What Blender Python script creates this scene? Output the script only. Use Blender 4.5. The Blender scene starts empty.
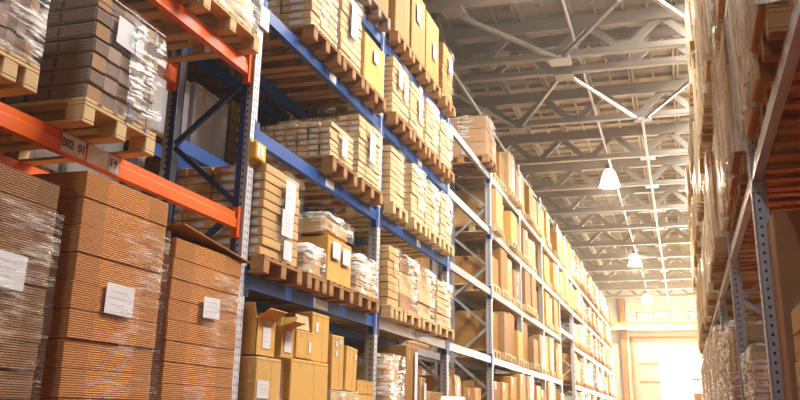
import bpy, bmesh, math, random
from mathutils import Matrix, Vector
random.seed(11)
S = bpy.context.scene
COL = S.collection
ZC = 1.6          # eye height: everything is laid out relative to the eye, then lifted
R = random.uniform

# ------------------------------------------------------------------ materials
def mat(name, color, rough=0.7, metal=0.0, noise=0.0, nscale=6.0, bump=0.0, bscale=40.0, stretch=(1, 1, 1), spec=0.4, tint=None):
    m = bpy.data.materials.new(name); m.use_nodes = True
    nt = m.node_tree; b = nt.nodes['Principled BSDF']
    b.inputs['Base Color'].default_value = (*color, 1)
    b.inputs['Roughness'].default_value = rough
    b.inputs['Metallic'].default_value = metal
    b.inputs['Specular IOR Level'].default_value = spec
    tc = nt.nodes.new('ShaderNodeTexCoord'); mp = nt.nodes.new('ShaderNodeMapping')
    mp.inputs['Scale'].default_value = stretch
    nt.links.new(tc.outputs['Object'], mp.inputs['Vector'])
    if noise:
        oi = nt.nodes.new('ShaderNodeObjectInfo')
        n = nt.nodes.new('ShaderNodeTexNoise'); n.inputs['Scale'].default_value = nscale; n.inputs['Detail'].default_value = 4
        nt.links.new(mp.outputs[0], n.inputs['Vector'])
        mx = nt.nodes.new('ShaderNodeMix'); mx.data_type = 'RGBA'
        t = tint or tuple(c * (1 - noise) for c in color)
        mx.inputs['A'].default_value = (*t, 1)
        mx.inputs['B'].default_value = (*[min(1, c * (1 + noise * .5)) for c in color], 1)
        ad = nt.nodes.new('ShaderNodeMath'); ad.operation = 'MULTIPLY_ADD'
        ad.inputs[1].default_value = 0.6
        nt.links.new(n.outputs['Fac'], ad.inputs[0])
        ml = nt.nodes.new('ShaderNodeMath'); ml.operation = 'MULTIPLY'; ml.inputs[1].default_value = 0.4
        nt.links.new(oi.outputs['Random'], ml.inputs[0]); nt.links.new(ml.outputs[0], ad.inputs[2])
        nt.links.new(ad.outputs[0], mx.inputs['Factor'])
        nt.links.new(mx.outputs['Result'], b.inputs['Base Color'])
    if bump:
        n2 = nt.nodes.new('ShaderNodeTexNoise'); n2.inputs['Scale'].default_value = bscale; n2.inputs['Detail'].default_value = 3
        bp = nt.nodes.new('ShaderNodeBump'); bp.inputs['Strength'].default_value = bump; bp.inputs['Distance'].default_value = 0.01
        nt.links.new(mp.outputs[0], n2.inputs['Vector'])
        nt.links.new(n2.outputs['Fac'], bp.inputs['Height']); nt.links.new(bp.outputs[0], b.inputs['Normal'])
    return m

def film_mat(name, cover, tint, sc, amt, zs=0.35, lo=.26, hi=.42, vert=False):
    """stretch film: clear plastic with milky folds and creases, bright glints put into the colour"""
    m = bpy.data.materials.new(name); m.use_nodes = True
    nt = m.node_tree; nt.nodes.clear()
    out = nt.nodes.new('ShaderNodeOutputMaterial')
    tr = nt.nodes.new('ShaderNodeBsdfTransparent')
    pb = nt.nodes.new('ShaderNodeBsdfPrincipled')
    pb.inputs['Base Color'].default_value = (*tint, 1); pb.inputs['Roughness'].default_value = 0.28
    pb.inputs['Specular IOR Level'].default_value = 0.8
    tc = nt.nodes.new('ShaderNodeTexCoord'); mp = nt.nodes.new('ShaderNodeMapping')
    mp.inputs['Scale'].default_value = (sc, sc * .6, sc * zs); mp.inputs['Rotation'].default_value = (0.6, 0.2, 0)
    nt.links.new(tc.outputs['Object'], mp.inputs['Vector'])
    n = nt.nodes.new('ShaderNodeTexNoise'); n.inputs['Scale'].default_value = 1.0; n.inputs['Detail'].default_value = 5; n.inputs['Distortion'].default_value = 1.2
    nt.links.new(mp.outputs[0], n.inputs['Vector'])
    mp2 = nt.nodes.new('ShaderNodeMapping'); mp2.inputs['Rotation'].default_value = (0.45, 0, 0); mp2.inputs['Scale'].default_value = (26, 26, 1.2) if vert else (5, 5, 38)
    if vert: mp.inputs['Rotation'].default_value = (0, 0, 0); mp2.inputs['Rotation'].default_value = (.04, 0, 0)
    nt.links.new(tc.outputs['Object'], mp2.inputs['Vector'])
    n2 = nt.nodes.new('ShaderNodeTexNoise'); n2.inputs['Scale'].default_value = 1.0; n2.inputs['Detail'].default_value = 3
    nt.links.new(mp2.outputs[0], n2.inputs['Vector'])
    mul = nt.nodes.new('ShaderNodeMath'); mul.operation = 'MULTIPLY'
    nt.links.new(n.outputs['Fac'], mul.inputs[0]); nt.links.new(n2.outputs['Fac'], mul.inputs[1])
    rp = nt.nodes.new('ShaderNodeValToRGB')
    rp.color_ramp.elements[0].position = lo; rp.color_ramp.elements[0].color = (cover, cover, cover, 1)
    rp.color_ramp.elements[1].position = hi; rp.color_ramp.elements[1].color = (amt, amt, amt, 1)
    nt.links.new(mul.outputs[0], rp.inputs['Fac'])
    bp = nt.nodes.new('ShaderNodeBump'); bp.inputs['Strength'].default_value = 0.9; bp.inputs['Distance'].default_value = 0.03
    nt.links.new(mul.outputs[0], bp.inputs['Height']); nt.links.new(bp.outputs[0], pb.inputs['Normal'])
    mix = nt.nodes.new('ShaderNodeMixShader')
    nt.links.new(rp.outputs['Color'], mix.inputs['Fac']); nt.links.new(tr.outputs[0], mix.inputs[1]); nt.links.new(pb.outputs[0], mix.inputs[2])
    nt.links.new(mix.outputs[0], out.inputs['Surface'])
    return m

def emit_mat(name, color, strength):
    m = bpy.data.materials.new(name); m.use_nodes = True
    b = m.node_tree.nodes['Principled BSDF']
    b.inputs['Base Color'].default_value = (*color, 1)
    b.inputs['Emission Color'].default_value = (*color, 1); b.inputs['Emission Strength'].default_value = strength
    return m

def flute_mat(name, dark, light, mid=True):
    """stacked flat corrugated board: thin sheet lines, rougher fluted band in the middle of the side"""
    m = mat(name, light, 0.85)
    nt = m.node_tree; b = nt.nodes['Principled BSDF']
    tc = nt.nodes.new('ShaderNodeTexCoord')
    sp = nt.nodes.new('ShaderNodeSeparateXYZ'); nt.links.new(tc.outputs['Object'], sp.inputs[0])
    def wave(scale, dist, dscale):
        w = nt.nodes.new('ShaderNodeTexWave'); w.bands_direction = 'Z'; w.inputs['Scale'].default_value = scale
        w.inputs['Distortion'].default_value = dist; w.inputs['Detail'].default_value = 1; w.inputs['Detail Scale'].default_value = dscale
        nt.links.new(tc.outputs['Object'], w.inputs['Vector']); return w
    w1 = wave(26, 0.6, 1.0); w2 = wave(26, 2.6, 2.5)
    def ramp(src, a, c):
        r = nt.nodes.new('ShaderNodeValToRGB'); r.color_ramp.elements[0].color = (*a, 1); r.color_ramp.elements[1].color = (*c, 1)
        nt.links.new(src.outputs['Fac'], r.inputs['Fac']); return r
    smooth_lo = tuple(d * .55 + l * .28 for d, l in zip(dark, light)); smooth_hi = tuple(d * .2 + l * .55 for d, l in zip(dark, light))
    r1 = ramp(w1, smooth_lo, smooth_hi); r2 = ramp(w2, dark, light)
    ab = nt.nodes.new('ShaderNodeMath'); ab.operation = 'ABSOLUTE'; nt.links.new(sp.outputs['Y'], ab.inputs[0])
    lt = nt.nodes.new('ShaderNodeMath'); lt.operation = 'LESS_THAN'; lt.inputs[1].default_value = 0.21
    nt.links.new(ab.outputs[0], lt.inputs[0])
    mx = nt.nodes.new('ShaderNodeMix'); mx.data_type = 'RGBA'
    if mid: nt.links.new(lt.outputs[0], mx.inputs['Factor'])
    else: mx.inputs['Factor'].default_value = 0
    nt.links.new(r1.outputs[0], mx.inputs['A']); nt.links.new(r2.outputs[0], mx.inputs['B'])
    nt.links.new(mx.outputs['Result'], b.inputs['Base Color'])
    bp = nt.nodes.new('ShaderNodeBump'); bp.inputs['Strength'].default_value = 0.6; bp.inputs['Distance'].default_value = 0.005
    nt.links.new(w1.outputs['Fac'], bp.inputs['Height']); nt.links.new(bp.outputs[0], b.inputs['Normal'])
    return m

M = dict(
    tan=mat('cardboard_tan', (.66, .40, .15), .75, noise=.22, bump=.15),
    sand=mat('cardboard_sand', (.72, .50, .25), .75, noise=.2, bump=.15),
    yellow=mat('cardboard_yellow', (.72, .42, .10), .75, noise=.15, bump=.1),
    brown=mat('cardboard_brown', (.42, .23, .10), .8, noise=.25, bump=.15),
    ochre=mat('cardboard_ochre', (.40, .20, .048), .8, noise=.2, bump=.1),
    greybrown=mat('cardboard_grey_brown', (.36, .26, .20), .8, noise=.3, nscale=9, bump=.2),
    inner=mat('cardboard_inside', (.35, .19, .08), .85, noise=.2),
    seam=mat('carton_seam', (.16, .08, .03), .9),
    tape=mat('packing_tape', (.62, .42, .18), .25),
    paper=mat('paper', (.72, .74, .77), .6, noise=.05),
    ink=mat('ink', (.12, .11, .11), .7),
    print_grey=mat('faint_print', (.52, .51, .50), .7),
    wood=mat('pallet_wood', (.42, .22, .08), .85, noise=.35, nscale=3, stretch=(1, 12, 12), bump=.3, bscale=10),
    woodpale=mat('new_pallet_wood', (.68, .49, .24), .8, noise=.2, nscale=3, stretch=(1, 12, 12), bump=.2, bscale=10),
    woodgrey=mat('weathered_pallet_wood', (.40, .31, .23), .9, noise=.35, nscale=3, stretch=(1, 12, 12), bump=.4, bscale=10),
    orange=mat('orange_paint', (.88, .15, .015), .38, noise=.08),
    blue=mat('blue_paint', (.006, .065, .30), .55, noise=.15),
    navy=mat('dark_blue_paint', (.012, .03, .13), .45, noise=.15),
    steel=mat('galvanised_steel', (.50, .50, .52), .42, .55, noise=.25, nscale=25, bump=.05),
    white_steel=mat('pale_galvanised_steel', (.70, .70, .74), .5, .0, noise=.2, nscale=25),
    slot=mat('punched_slot', (.03, .025, .025), .9),
    yellow_paint=mat('yellow_paint', (.85, .52, .04), .4),
    black=mat('black_paint', (.02, .02, .02), .5),
    strap=mat('blue_strap', (.02, .06, .22), .4),
    concrete=mat('concrete_panel', (.50, .43, .34), .9, noise=.22, nscale=2.5, bump=.25, bscale=12),
    truss=mat('painted_truss_steel', (.33, .29, .25), .55, .1, noise=.25, nscale=4),
    darkrod=mat('dark_steel_rod', (.10, .09, .09), .5, .3, noise=.2),
    plaster=mat('white_plaster', (.80, .76, .68), .9, noise=.06, nscale=1.5),
    dimwall=mat('shade_dark_wall', (.13, .07, .045), .9, noise=.2, nscale=1.5),  # side and back walls coloured dark to keep rack interiors shaded
    floorbounce=mat('bounce_pale_floor', (.66, .52, .34), .5, noise=.1, nscale=.8),  # unseen far floor, pale to throw light up at the ceiling
    floor=mat('bounce_tinted_floor', (.34, .06, .008), .6, noise=.2, nscale=.8),  # unseen near floor, red-orange chosen to warm the light bounced under shelves
    pillar=mat('painted_column', (.74, .66, .55), .7, noise=.1),
    rust=mat('rust_brown_paint', (.50, .24, .10), .6, noise=.2),
    lampshade=mat('aluminium_reflector', (.75, .75, .75), .3, .6),
    housing=mat('lamp_housing', (.25, .24, .23), .5, .3),
    whitebox=mat('white_board_box', (.62, .62, .66), .7, noise=.15, nscale=5),
    film=film_mat('stretch_film', .03, (.86, .82, .76), 3.0, .80),
    film_light=film_mat('thin_stretch_film', .02, (.86, .82, .74), 2.6, .32, .35, .28, .46),
    film_clear=film_mat('clear_stretch_film', .02, (.85, .80, .74), 2.2, .32, .35, .31, .50),
    film_pleat=film_mat('pleated_stretch_film', .05, (.92, .80, .60), 7.0, .92, .06, .20, .34, True),  # pale gold streaks stand in for warm glints on the folds
    film_heavy=film_mat('thick_stretch_film', .08, (.86, .83, .77), 4.5, .95, 1.0, .22, .34),
    flute=flute_mat('stacked_board', (.18, .05, .010), (.90, .38, .085)),
    flutedark=flute_mat('stacked_board_brown', (.09, .035, .015), (.42, .21, .075)),
    board=flute_mat('folded_carton_edges', (.16, .10, .07), (.46, .33, .24), False),
    glass=emit_mat('daylit_window_pane', (.95, .98, 1.0), 3.0),
    daylight=emit_mat('gate_daylight_emitter', (1, .90, .74), 70.0),
    glow=emit_mat('lamp_bulb', (1.0, .93, .80), 30.0),
    globe=emit_mat('lit_prismatic_shade', (1.0, .92, .78), 14.0),
)

# ------------------------------------------------------------------ mesh builder
class MB:
    def __init__(s): s.v = []; s.f = []; s.m = []; s.mats = []
    def slot(s, m):
        if m not in s.mats: s.mats.append(m)
        return s.mats.index(m)
    def box(s, x0, x1, y0, y1, z0, z1, m, c=0.0, rot=None, piv=None, faces=None):
        i = s.slot(m); n = len(s.v)
        if c <= 0:
            vs = [(x, y, z) for x in (x0, x1) for y in (y0, y1) for z in (z0, z1)]
            fs = [(0, 1, 3, 2), (4, 6, 7, 5), (0, 4, 5, 1), (2, 3, 7, 6), (0, 2, 6, 4), (1, 5, 7, 3)]
        else:
            vs = []; idx = {}
            X = (x0, x1); Y = (y0, y1); Z = (z0, z1)
            for a in (0, 1):
                for b in (0, 1):
                    for d in (0, 1):
                        sx = 1 - 2 * a; sy = 1 - 2 * b; sz = 1 - 2 * d
                        for k, off in enumerate(((0, 1, 1), (1, 0, 1), (1, 1, 0))):
                            idx[(a, b, d, k)] = len(vs)
                            vs.append((X[a] + sx * c * off[0], Y[b] + sy * c * off[1], Z[d] + sz * c * off[2]))
            fs = []
            for a in (0, 1): fs.append([idx[(a, b, d, 0)] for b, d in ((0, 0), (0, 1), (1, 1), (1, 0))])
            for b in (0, 1): fs.append([idx[(a, b, d, 1)] for a, d in ((0, 0), (1, 0), (1, 1), (0, 1))])
            for d in (0, 1): fs.append([idx[(a, b, d, 2)] for a, b in ((0, 0), (0, 1), (1, 1), (1, 0))])
            for a in (0, 1):
                for b in (0, 1): fs.append([idx[(a, b, 0, 0)], idx[(a, b, 0, 1)], idx[(a, b, 1, 1)], idx[(a, b, 1, 0)]])
                for d in (0, 1): fs.append([idx[(a, 0, d, 0)], idx[(a, 0, d, 2)], idx[(a, 1, d, 2)], idx[(a, 1, d, 0)]])
            for b in (0, 1):
                for d in (0, 1): fs.append([idx[(0, b, d, 1)], idx[(0, b, d, 2)], idx[(1, b, d, 2)], idx[(1, b, d, 1)]])
            for a in (0, 1):
                for b in (0, 1):
                    for d in (0, 1): fs.append([idx[(a, b, d, k)] for k in range(3)])
        if rot is not None:
            p = Vector(piv if piv else ((x0 + x1) / 2, (y0 + y1) / 2, (z0 + z1) / 2))
            vs = [tuple(rot @ (Vector(q) - p) + p) for q in vs]
        s.v += vs
        for f in fs: s.f.append([n + k for k in f]); s.m.append(i)
        return s
    def bar(s, a, b, w, h, m, up=(0, 0, 1)):
        """rectangular bar from a to b, w across, h along up"""
        a = Vector(a); b = Vector(b); d = (b - a).normalized(); u = Vector(up)
        r = d.cross(u)
        if r.length < 1e-4: r = d.cross(Vector((1, 0, 0)))
        r.normalize(); u = r.cross(d)
        n = len(s.v); i = s.slot(m)
        for p in (a, b):
            for q, t in ((-1, -1), (1, -1), (1, 1), (-1, 1)): s.v.append(tuple(p + r * q * w / 2 + u * t * h / 2))
        for k in range(4): s.f.append([n + k, n + (k + 1) % 4, n + 4 + (k + 1) % 4, n + 4 + k]); s.m.append(i)
        s.f += [[n + 3, n + 2, n + 1, n], [n + 4, n + 5, n + 6, n + 7]]; s.m += [i, i]
        return s
    def tube(s, a, b, r, m, seg=8):
        a = Vector(a); b = Vector(b); d = (b - a).normalized()
        u = d.cross(Vector((0, 0, 1)) if abs(d.z) < .9 else Vector((1, 0, 0))).normalized(); w = d.cross(u)
        n = len(s.v); i = s.slot(m)
        for p in (a, b):
            for k in range(seg):
                t = 2 * math.pi * k / seg; s.v.append(tuple(p + (u * math.cos(t) + w * math.sin(t)) * r))
        for k in range(seg): s.f.append([n + k, n + (k + 1) % seg, n + seg + (k + 1) % seg, n + seg + k]); s.m.append(i)
        s.f += [[n + k for k in range(seg)][::-1], [n + seg + k for k in range(seg)]]; s.m += [i, i]
        return s
    def lathe(s, prof, m, seg=24, c=(0, 0)):
        n = len(s.v); i = s.slot(m); N = len(prof)
        for k in range(seg):
            t = 2 * math.pi * k / seg
            for r, z in prof: s.v.append((c[0] + r * math.cos(t), c[1] + r * math.sin(t), z))
        for k in range(seg):
            for j in range(N - 1):
                a = n + k * N + j; b = n + ((k + 1) % seg) * N + j
                s.f.append([a, b, b + 1, a + 1]); s.m.append(i)
        return s
    def prism(s, pts, y0, y1, m):
        """profile in x,z extruded along y"""
        n = len(s.v); i = s.slot(m); N = len(pts)
        for y in (y0, y1):
            for x, z in pts: s.v.append((x, y, z))
        for k in range(N): s.f.append([n + k, n + (k + 1) % N, n + N + (k + 1) % N, n + N + k]); s.m.append(i)
        s.f += [[n + k for k in range(N)][::-1], [n + N + k for k in range(N)]]; s.m += [i, i]
        return s
    def quad(s, a, b, c, d, m):
        n = len(s.v); s.v += [tuple(a), tuple(b), tuple(c), tuple(d)]; s.f.append([n, n + 1, n + 2, n + 3]); s.m.append(s.slot(m)); return s
    def mesh(s, name, smooth=False):
        me = bpy.data.meshes.new(name); me.from_pydata(s.v, [], s.f)
        for m in s.mats: me.materials.append(m)
        me.polygons.foreach_set('material_index', s.m)
        bm = bmesh.new(); bm.from_mesh(me); bmesh.ops.recalc_face_normals(bm, faces=bm.faces); bm.to_mesh(me); bm.free()
        if smooth: me.polygons.foreach_set('use_smooth', [True] * len(me.polygons))
        me.update(); return me
    def obj(s, name, parent=None, loc=(0, 0, 0), smooth=False):
        return place(s.mesh(name, smooth), name, parent, loc)

def place(me, name, parent=None, loc=(0, 0, 0), rz=0):
    o = bpy.data.objects.new(name, me); COL.objects.link(o); o.location = loc
    if rz: o.rotation_euler.z = rz
    if parent: o.parent = parent
    return o
def tag(o, label, cat, group=None):
    o['label'] = label; o['category'] = cat
    if group: o['group'] = group
    return o
def thing(name, label, cat, loc=(0, 0, 0), group=None):
    o = bpy.data.objects.new(name, None); o.empty_display_size = .1; COL.objects.link(o); o.location = loc
    return tag(o, label, cat, group)
def structure(o): o['kind'] = 'structure'; return o
def copy_tree(root, loc, label=None):
    r = root.copy(); COL.objects.link(r); r.location = loc
    if label: r['label'] = label
    for ch in root.children:
        c = ch.copy(); COL.objects.link(c); c.parent = r
        for g in ch.children:
            d = g.copy(); COL.objects.link(d); d.parent = c
    return r
def text(body, size, m, parent, loc, rot, name='lettering'):
    cu = bpy.data.curves.new(name, 'FONT'); cu.body = body; cu.size = size; cu.extrude = 0.0008; cu.offset = size * .03
    cu.align_x = 'CENTER'; cu.align_y = 'CENTER'; cu.materials.append(m)
    o = bpy.data.objects.new(name, cu); COL.objects.link(o); o.location = loc; o.rotation_euler = rot
    if parent: o.parent = parent
    return o
FACE_PX = (math.pi / 2, 0, math.pi / 2)      # lettering that reads when looking toward -X

# ------------------------------------------------------------------ layout numbers (metres, z from the eye)
XF = -3.20; XR = -4.0                         # left rack: front and rear uprights
P = 3.2; Y0 = 6.18                            # bay pitch, near edge of first shared upright
def py(k): return Y0 + P * k                  # far edge of upright k
LV = dict(T=4.42, U=3.36, M=2.256, L=1.066, B=-.08)   # beam tops
LVN = dict(T='top shelf', U='second shelf down', M='third shelf down', L='fourth shelf down', B='lowest shelf')
ORD = ['first', 'second', 'third', 'fourth', 'fifth', 'sixth', 'seventh', 'eighth', 'ninth', 'tenth', 'eleventh', 'twelfth', 'thirteenth', 'fourteenth']
LAST = 12
def bayname(k): return 'orange bay' if k < 0 else ORD[k] + (' blue bay' if k < 2 else ' bay past orange rack')

# ------------------------------------------------------------------ room shell
YW = 56.3
H = 7.0
mb = MB(); mb.box(-7.2, 7.0, -9, 22, -ZC - .2, -ZC, M['floor']); mb.box(-7.2, 7.0, 22, YW + 12, -ZC - .2, -ZC, M['floorbounce'])
structure(mb.obj('floor'))
structure(MB().box(-7.4, -7.2, -9, YW, -ZC, 9.2, M['dimwall']).obj('wall_left'))
mb = MB(); mb.box(6.8, 7.0, -9, YW, -ZC, 5.6, M['dimwall']); mb.box(6.8, 7.0, -9, YW, 8.0, 9.2, M['dimwall'])
for y in range(-9, 57, 6): mb.box(6.8, 7.0, y - .3, y + .3, 5.6, 8.0, M['dimwall'])
structure(mb.obj('wall_right'))
mb = MB()
for y in range(-9, 57, 2): mb.box(6.86, 6.94, y - .04, y + .04, 5.6, 8.0, M['pillar'])
mb.box(6.86, 6.94, -9, YW, 6.76, 6.84, M['pillar']); structure(mb.obj('added_window_3'))  # bars of high side windows, added to let fill light in
# wall behind the camera, high window band added to let in cool fill
mb = MB(); mb.box(-7.2, 6.8, -9.2, -9, -ZC, 2.6, M['dimwall']); mb.box(-7.2, 6.8, -9.2, -9, 6.2, 9.2, M['dimwall'])
mb.box(-7.2, -6, -9.2, -9, 2.6, 6.2, M['dimwall']); mb.box(6, 6.8, -9.2, -9, 2.6, 6.2, M['dimwall']); structure(mb.obj('wall_back'))
mb = MB()
for x in range(-6, 7, 2): mb.box(x - .05, x + .05, -9.14, -9.04, 2.6, 6.2, M['pillar'])
for z in (2.65, 4.4, 6.15): mb.box(-6, 6, -9.13, -9.05, z - .05, z + .05, M['pillar'])
structure(mb.obj('added_window_4'))

# end wall: openings for gate, windows
gx0, gx1, gz = -1.22, 3.4, 3.62
w1 = (-2.45, -.42, 6.03, 6.45); w2 = (.58, 2.6, 6.03, 6.45)
mb = MB()
def wallbox(x0, x1, z0, z1): mb.box(x0, x1, YW, YW + .3, z0, z1, M['plaster'])
wallbox(-7.2, gx0, -ZC, 6.03); wallbox(gx1, 6.8, -ZC, 6.03); wallbox(gx0, gx1, gz, 6.03)
wallbox(-7.2, w1[0], 6.03, 6.45); wallbox(w1[1], w2[0], 6.03, 6.45); wallbox(w2[1], 6.8, 6.03, 6.45); wallbox(-7.2, 6.8, 6.45, 9.2)
structure(mb.obj('wall_front'))
for n, w in (('window_1', w1), ('window_2', w2)):
    mb = MB(); c = (w[0] + w[1]) / 2
    for a, b in ((w[0], w[0] + .07), (c - .05, c + .05), (w[1] - .07, w[1])): mb.box(a, b, YW - .05, YW + .1, w[2], w[3], M['rust'])
    mb.box(w[0], w[1], YW - .05, YW + .1, w[2], w[2] + .06, M['rust']); mb.box(w[0], w[1], YW - .05, YW + .1, w[3] - .06, w[3], M['rust'])
    o = structure(mb.obj(n))
    MB().box(w[0], w[1], YW + .12, YW + .14, w[2], w[3], M['glass']).obj('pane', o)
# door surround, folded roller leaf beside the gate
mb = MB(); mb.box(-2.86, -2.72, YW - .12, YW - .001, -ZC, 4.9, M['rust']); mb.box(-2.86, 3.6, YW - .12, YW - .001, 4.86, 4.98, M['rust'])
mb.box(-2.6, -2.5, YW - .10, YW - .001, -ZC, 4.6, M['pillar']); structure(mb.obj('trim_1'))
mb = MB(); mb.box(-2.45, -1.26, YW - .10, YW - .001, -ZC, 4.7, M['pillar'])
for i in range(26): mb.box(-2.44, -1.27, YW - .115, YW - .10, -1.4 + i * .235, -1.4 + i * .235 + .05, M['plaster'])
mb.box(-2.45, -1.26, YW - .14, YW - .11, 2.25, 2.36, M['rust']); mb.box(-2.45, -1.26, YW - .14, YW - .11, 3.3, 3.38, M['rust'])
d = structure(mb.obj('door_1'))
mb = MB(); mb.box(gx0 - .06, gx0, YW - .03, YW + .3, -ZC, gz, M['pillar']); mb.box(gx0 - .06, gx1, YW - .03, YW + .3, gz, gz + .08, M['pillar']); d2 = structure(mb.obj('door_2'))
MB().box(gx0, gx1, YW + .2, YW + .22, -ZC, gz, M['daylight']).obj('daylight_emitter', d2)  # glowing sheet added in place of daylight from the open gate
# column, cladding strip and crane girder
mb = MB(); mb.box(-3.42, -3.12, YW - .32, YW - .01, -ZC, 7.3, M['rust']); structure(mb.obj('trim_2'))
mb = MB(); mb.box(-3.08, -2.95, YW - .3, YW - .01, -ZC, 7.2, M['pillar']); mb.box(-4.6, -4.45, YW - .3, YW - .01, -ZC, 7.0, M['pillar']); structure(mb.obj('trim_3'))
g = thing('crane_girder', 'pale yellow crane girder spanning the bright end wall above the gate', 'crane girder', (-1.5, YW - 1.0, 5.3))
MB().box(-4.2, 5.6, -.12, .12, .34, .42, M['yellow_paint']).obj('top_rail', g)
MB().box(-4.2, 5.6, -.05, .05, .06, .34, M['pillar']).obj('web', g)
MB().box(-4.2, 5.6, -.1, .1, 0, .06, M['pillar']).obj('bottom_flange', g)
for i in range(12): MB().box(-4 + i * .8, -3.96 + i * .8, -.09, .09, .06, .34, M['rust']).obj('stiffener', g)
for x in (-5.4, 3.9): MB().box(x - .15, x + .15, -.1, .98, -.5, -.001, M['pillar']).obj('bracket', g)

# ceiling: ribbed concrete panels
ZR = 8.15
SK = (1.32, 3.1, 4.5, 31.5)      # unseen roof opening added to light the left rack fronts
mb = MB(); mb.box(-7.2, SK[0], -9, YW, ZR, ZR + .2, M['concrete']); mb.box(SK[1], 6.8, -9, YW, ZR, ZR + .2, M['concrete'])
mb.box(SK[0], SK[1], -9, SK[2], ZR, ZR + .2, M['concrete']); mb.box(SK[0], SK[1], SK[3], YW, ZR, ZR + .2, M['concrete'])
for i in range(-13, 14):
    x = -1.715 + i * .515
    if -7.1 < x < 6.7 and not (SK[0] - .1 < x < SK[1] + .1):
        if i % 2 == 0:
            mb.box(x - .07, x - .015, -9, YW, ZR - .22, ZR, M['concrete']); mb.box(x + .015, x + .07, -9, YW, ZR - .22, ZR, M['concrete'])
        else: mb.box(x - .025, x + .025, -9, YW, ZR - .10, ZR, M['concrete'])
y = 8.0
while y < YW:
    mb.box(-7.2, SK[0], y - .025, y + .025, ZR - .09, ZR, M['concrete']); mb.box(SK[1], 6.8, y - .025, y + .025, ZR - .09, ZR, M['concrete']); y += .56
structure(mb.obj('ceiling'))
mb = MB()
for y in range(5, 32, 2): mb.box(SK[0], SK[1], y - .03, y + .03, ZR + .05, ZR + .15, M['pillar'])
structure(mb.obj('added_window_5'))  # bars across the added roof opening

# ------------------------------------------------------------------ roof trusses
tY = [13.86, 16.6, 17.46, 20.75, 24.1, 27.3, 30.7, 33.7, 37.1, 40.3, 43.6, 47.0, 50.4, 53.6]
TX0, TX1 = -7.15, 6.75
def truss():
    t = thing('roof_truss', '', 'roof truss', (0, 0, H), 'steel lattice trusses under the ribbed roof')
    MB().box(TX0, TX1, -.09, .09, 0, .13, M['truss'], .015).obj('bottom_chord', t)
    tc = MB().box(TX0, TX1, -.10, .10, .60, .86, M['truss'], .015).obj('top_chord', t)
    x = -.66 - 1.455 * 5
    top = []
    while x < TX1 + .5:
        for s_ in (-1, 1):
            a = Vector((x + s_ * .10, 0, .09)); b = Vector((x + s_ * .69, 0, .66))
            if TX0 + .1 < min(a.x, b.x) and max(a.x, b.x) < TX1 - .1: MB().bar(a, b, .07, .15, M['truss']).obj('diagonal', t)
        if TX0 + .3 < x < TX1 - .3: MB().box(x - .22, x + .22, -.045, .045, .10, .20, M['truss']).obj('gusset_plate', t)
        x += 1.455
    return t
tr = truss(); TR = []
for i, yy in enumerate(tY):
    lab = 'steel roof truss, ' + ORD[i] + ' from the camera'
    if i == 0: t = tr; t.location = (0, yy, H)
    else: t = copy_tree(tr, (0, yy, H))
    t['label'] = lab + (', right beside its twin' if i in (1, 2) else ', running across under the ribbed ceiling')
    TR.append(t)
# horizontal wind bracing between lower chords
zb = H - .03
def brace(a, b, mt, r, label):
    mb = MB().bar((a[0], a[1], zb), (b[0], b[1], zb), r, r, M[mt]); o = mb.obj('bracing_rod'); tag(o, label, 'bracing rod', 'wind bracing rods under the trusses')
brace((-3.5, 14.0), (-2.0, 16.45), 'truss', .07, 'slanting brace rod from top left bracket down to the paired trusses')
brace((-.6, 14.2), (-1.84, 16.45), 'truss', .07, 'slanting brace rod from top right down to the paired trusses')
brace((-3.85, 14.0), (-4.25, 16.9), 'darkrod', .12, 'thick black slanting rod at the left under the nearest trusses')
brace((-2.07, 17.6), (-3.4, 20.65), 'steel', .06, 'thin slanting rod left of the hanging bracket, below the paired trusses')
brace((-1.82, 17.6), (-.62, 20.65), 'steel', .06, 'thin slanting rod ending at the white bracket of the cable tray')
brace((1.0, 17.6), (-.38, 20.65), 'steel', .06, 'thin slanting rod right of the white bracket at the right rack')
brace((-.1, 14.1), (1.1, 16.45), 'truss', .07, 'slanting brace rod at the top right, ending at the right rack')
brace((-4.6, 17.6), (-3.55, 20.65), 'truss', .06, 'slanting rod above the top left stack, far side of paired trusses')
for i, (x, yv, w) in enumerate([(-3.45, 13.86, .36), (-1.92, 16.6, .42), (-1.94, 17.46, .38), (-3.5, 20.75, .34)]):
    MB().box(x - w / 2, x + w / 2, -.2, .2, -.09, -.01, M['white_steel'] if i == 1 else M['truss']).obj('bracket', TR[tY.index(yv)])
# cable tray with white hanger plates
tray = thing('cable_tray', 'thin white cable tray running along the aisle under the trusses', 'cable tray', (-.49, 20.6, H - .1))
MB().box(-.03, .03, 0, 33.2, -.04, .02, M['paper']).obj('tray', tray)
for yy in tY[3:]:
    MB().box(-.2, .2, yy - 20.6 - .1, yy - 20.6 + .1, .02, .09, M['paper']).obj('hanger_plate', tray)
for n, (x, label) in enumerate([(-1.59, 'grey conduit along the trusses above the hanging lamps'), (-4.12, 'long grey conduit under the trusses beside the left rack')]):
    o = MB().tube((x, 12, H + .20 if n == 0 else H - .13), (x, 54, H + .20 if n == 0 else H - .13), .032, M['white_steel']).obj('conduit'); tag(o, label, 'conduit', 'roof conduits')

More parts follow.
